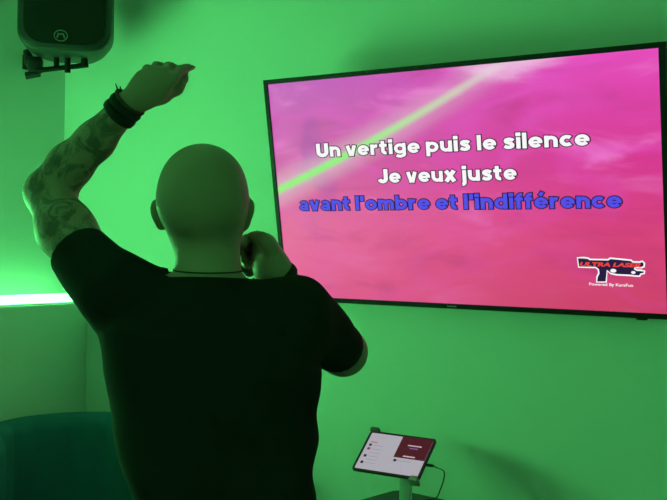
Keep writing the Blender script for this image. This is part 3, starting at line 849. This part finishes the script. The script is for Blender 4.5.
g = bm.verts[:] + bm.edges[:] + bm.faces[:]
bmesh.ops.bisect_plane(bm, geom=g, plane_co=(0, 0, hem), plane_no=(0, 0, -1), clear_outer=True)
bmesh.ops.delete(bm, geom=[v for v in bm.verts if not v.link_faces], context='VERTS')
for f in bm.faces: f.smooth = True
bm.to_mesh(shirt.data); bm.free()
shirt['label'] = 'black short-sleeved t-shirt'
sd = shirt.modifiers.new('thickness', 'SOLIDIFY'); sd.thickness = .003; sd.offset = -1
del T

# -- trousers and shoes (below the picture)
Tr = Field((-.30, -.24, .03), (.26, .30, 1.14), .007)
st = [s_ for s_ in stations(.008) if s_[0] < 1.12]
Tr.loft(st, .03); Tr.ell((hc[1], hc[2], .98), (.163, .122, .12), k=.04)
for s_ in (-1, 1):
    hp = np.array([hc[1] + s_ * .085, hc[2], .93]); kn = np.array([hc[1] + s_ * .105, hc[2] + .01, .50]); an = np.array([hc[1] + s_ * .115, hc[2] - .02, .09])
    Tr.chain([(hp, .102), (kn, .080), (np.array([hc[1] + s_ * .108, hc[2] - .02, .36]), .078), (an, .066)], .03)
V, Q = Tr.mesh(2)
mesh_from('trousers', V, Q, mat('dark denim', (.02, .024, .035), .9, var=.3), man)
for s_ in (-1, 1):
    Sh = Field((hc[1] + s_ * .115 - .08, -.14, -.005), (hc[1] + s_ * .115 + .1, .24, .15), .005)
    an = np.array([hc[1] + s_ * .115, hc[2] - .02, .06])
    Sh.cone(an - (0, .03, .012), an + (s_ * .02, .16, -.018), .044, .038, .02); Sh.cone(an, an + (0, 0, .05), .045, .044, .03)
    Sh.f = np.maximum(Sh.f, -(Sh.lo[2] + Sh.h * np.arange(Sh.n[2]) - .002)[None, None, :].astype(np.float32))
    V, Q = Sh.mesh(1); mesh_from('shoe', V, Q, mat('black leather', (.015, .015, .015), .45), man)

# -- bracelets, necklace
M_BAND = mat('dark woven band', (.012, .014, .014), .8, var=.4, scale=300)
M_BAND2 = mat('brown leather band', (.085, .028, .018), .7, var=.4, scale=200)
def ring(name, c, axis, rad, thick, material, flat=1.0, n=28, rr=1.0):
    ax = Vector(axis).normalized(); e1 = ax.orthogonal().normalized(); e2 = ax.cross(e1)
    bm = bmesh.new(); rings = []
    for i in range(n):
        a = 2 * math.pi * i / n; d = e1 * math.cos(a) + e2 * math.sin(a); p = Vector(c) + d * rad
        rings.append([bm.verts.new(p + d * (thick * math.cos(t_)) + ax * (thick * flat * math.sin(t_))) for t_ in [2 * math.pi * j / 8 for j in range(8)]])
    for i in range(n):
        r0, r1 = rings[i], rings[(i + 1) % n]
        for j in range(8): bm.faces.new((r0[j], r0[(j + 1) % 8], r1[(j + 1) % 8], r1[j]))
    return obj(name, bm, material, man, 4)
ax = W_L - q(95, 141, 1.895)
ring('bracelet', W_L - ax * .20, ax, .0315, .0034, M_BAND, 2.4)
ring('bracelet', W_L - ax * .02, ax, .0312, .0034, M_BAND, 2.4)
rb = ring('bracelet', W_L + ax * .12, ax, .0312, .003, M_BAND2, 1.2); rb['label'] = 'thin brown bracelet'
for p0, p1, p2 in (((119.5, 99, 1.862), (118, 91, 1.858), (115.5, 83.5, 1.856)), ((121, 98, 1.862), (121.5, 92, 1.858), (120.0, 86, 1.855))):
    bm = bmesh.new(); tube(bm, [q(*p0), q(*p1), q(*p2)], [.0028, .002, .0008], 8); obj('bracelet_tie', bm, M_BAND, man)
axr = W_R - q(303, 303, 1.955)
ring('wristband', W_R - axr * .28, axr, .0325, .0042, M_BAND, 2.6)
pts = [np.array([nC[0], nC[1], nC[2] + .006]) + np.array([.0625 * math.cos(t_), .0615 * math.sin(t_), .006 + .020 * math.sin(t_) * 0 - .0045 * max(0, -math.sin(t_))]) for t_ in np.linspace(0, 2 * math.pi, 49)]
bm = bmesh.new(); tube(bm, pts, .0013, 6); obj('necklace', bm, M_BAND, man)

# ------------------------------------------------------------------ microphone
mic = thing('microphone', 'dark handheld microphone in the right hand at the mouth', 'microphone', to_world(MIC0 + FEET), (0, 0, YAW))
dm = Vector(MIC1 - MIC0); rotm = dm.to_track_quat('Z', 'Y').to_matrix().to_4x4()
bm = bmesh.new(); lathe(bm, [(.0001, -.022), (.012, -.019), (.021, -.009), (.024, .003), (.022, .014), (.019, .020)], 24, rotm); obj('grille_head', bm, mat('dark mic mesh', (.03, .03, .03), .4, .7), mic)
bm = bmesh.new(); lathe(bm, [(.019, .0205), (.0165, .035), (.0135, .09), (.0115, dm.length), (.009, dm.length + .004)], 24, rotm); obj('handle', bm, mat('black mic handle', (.012, .012, .012), .4), mic)
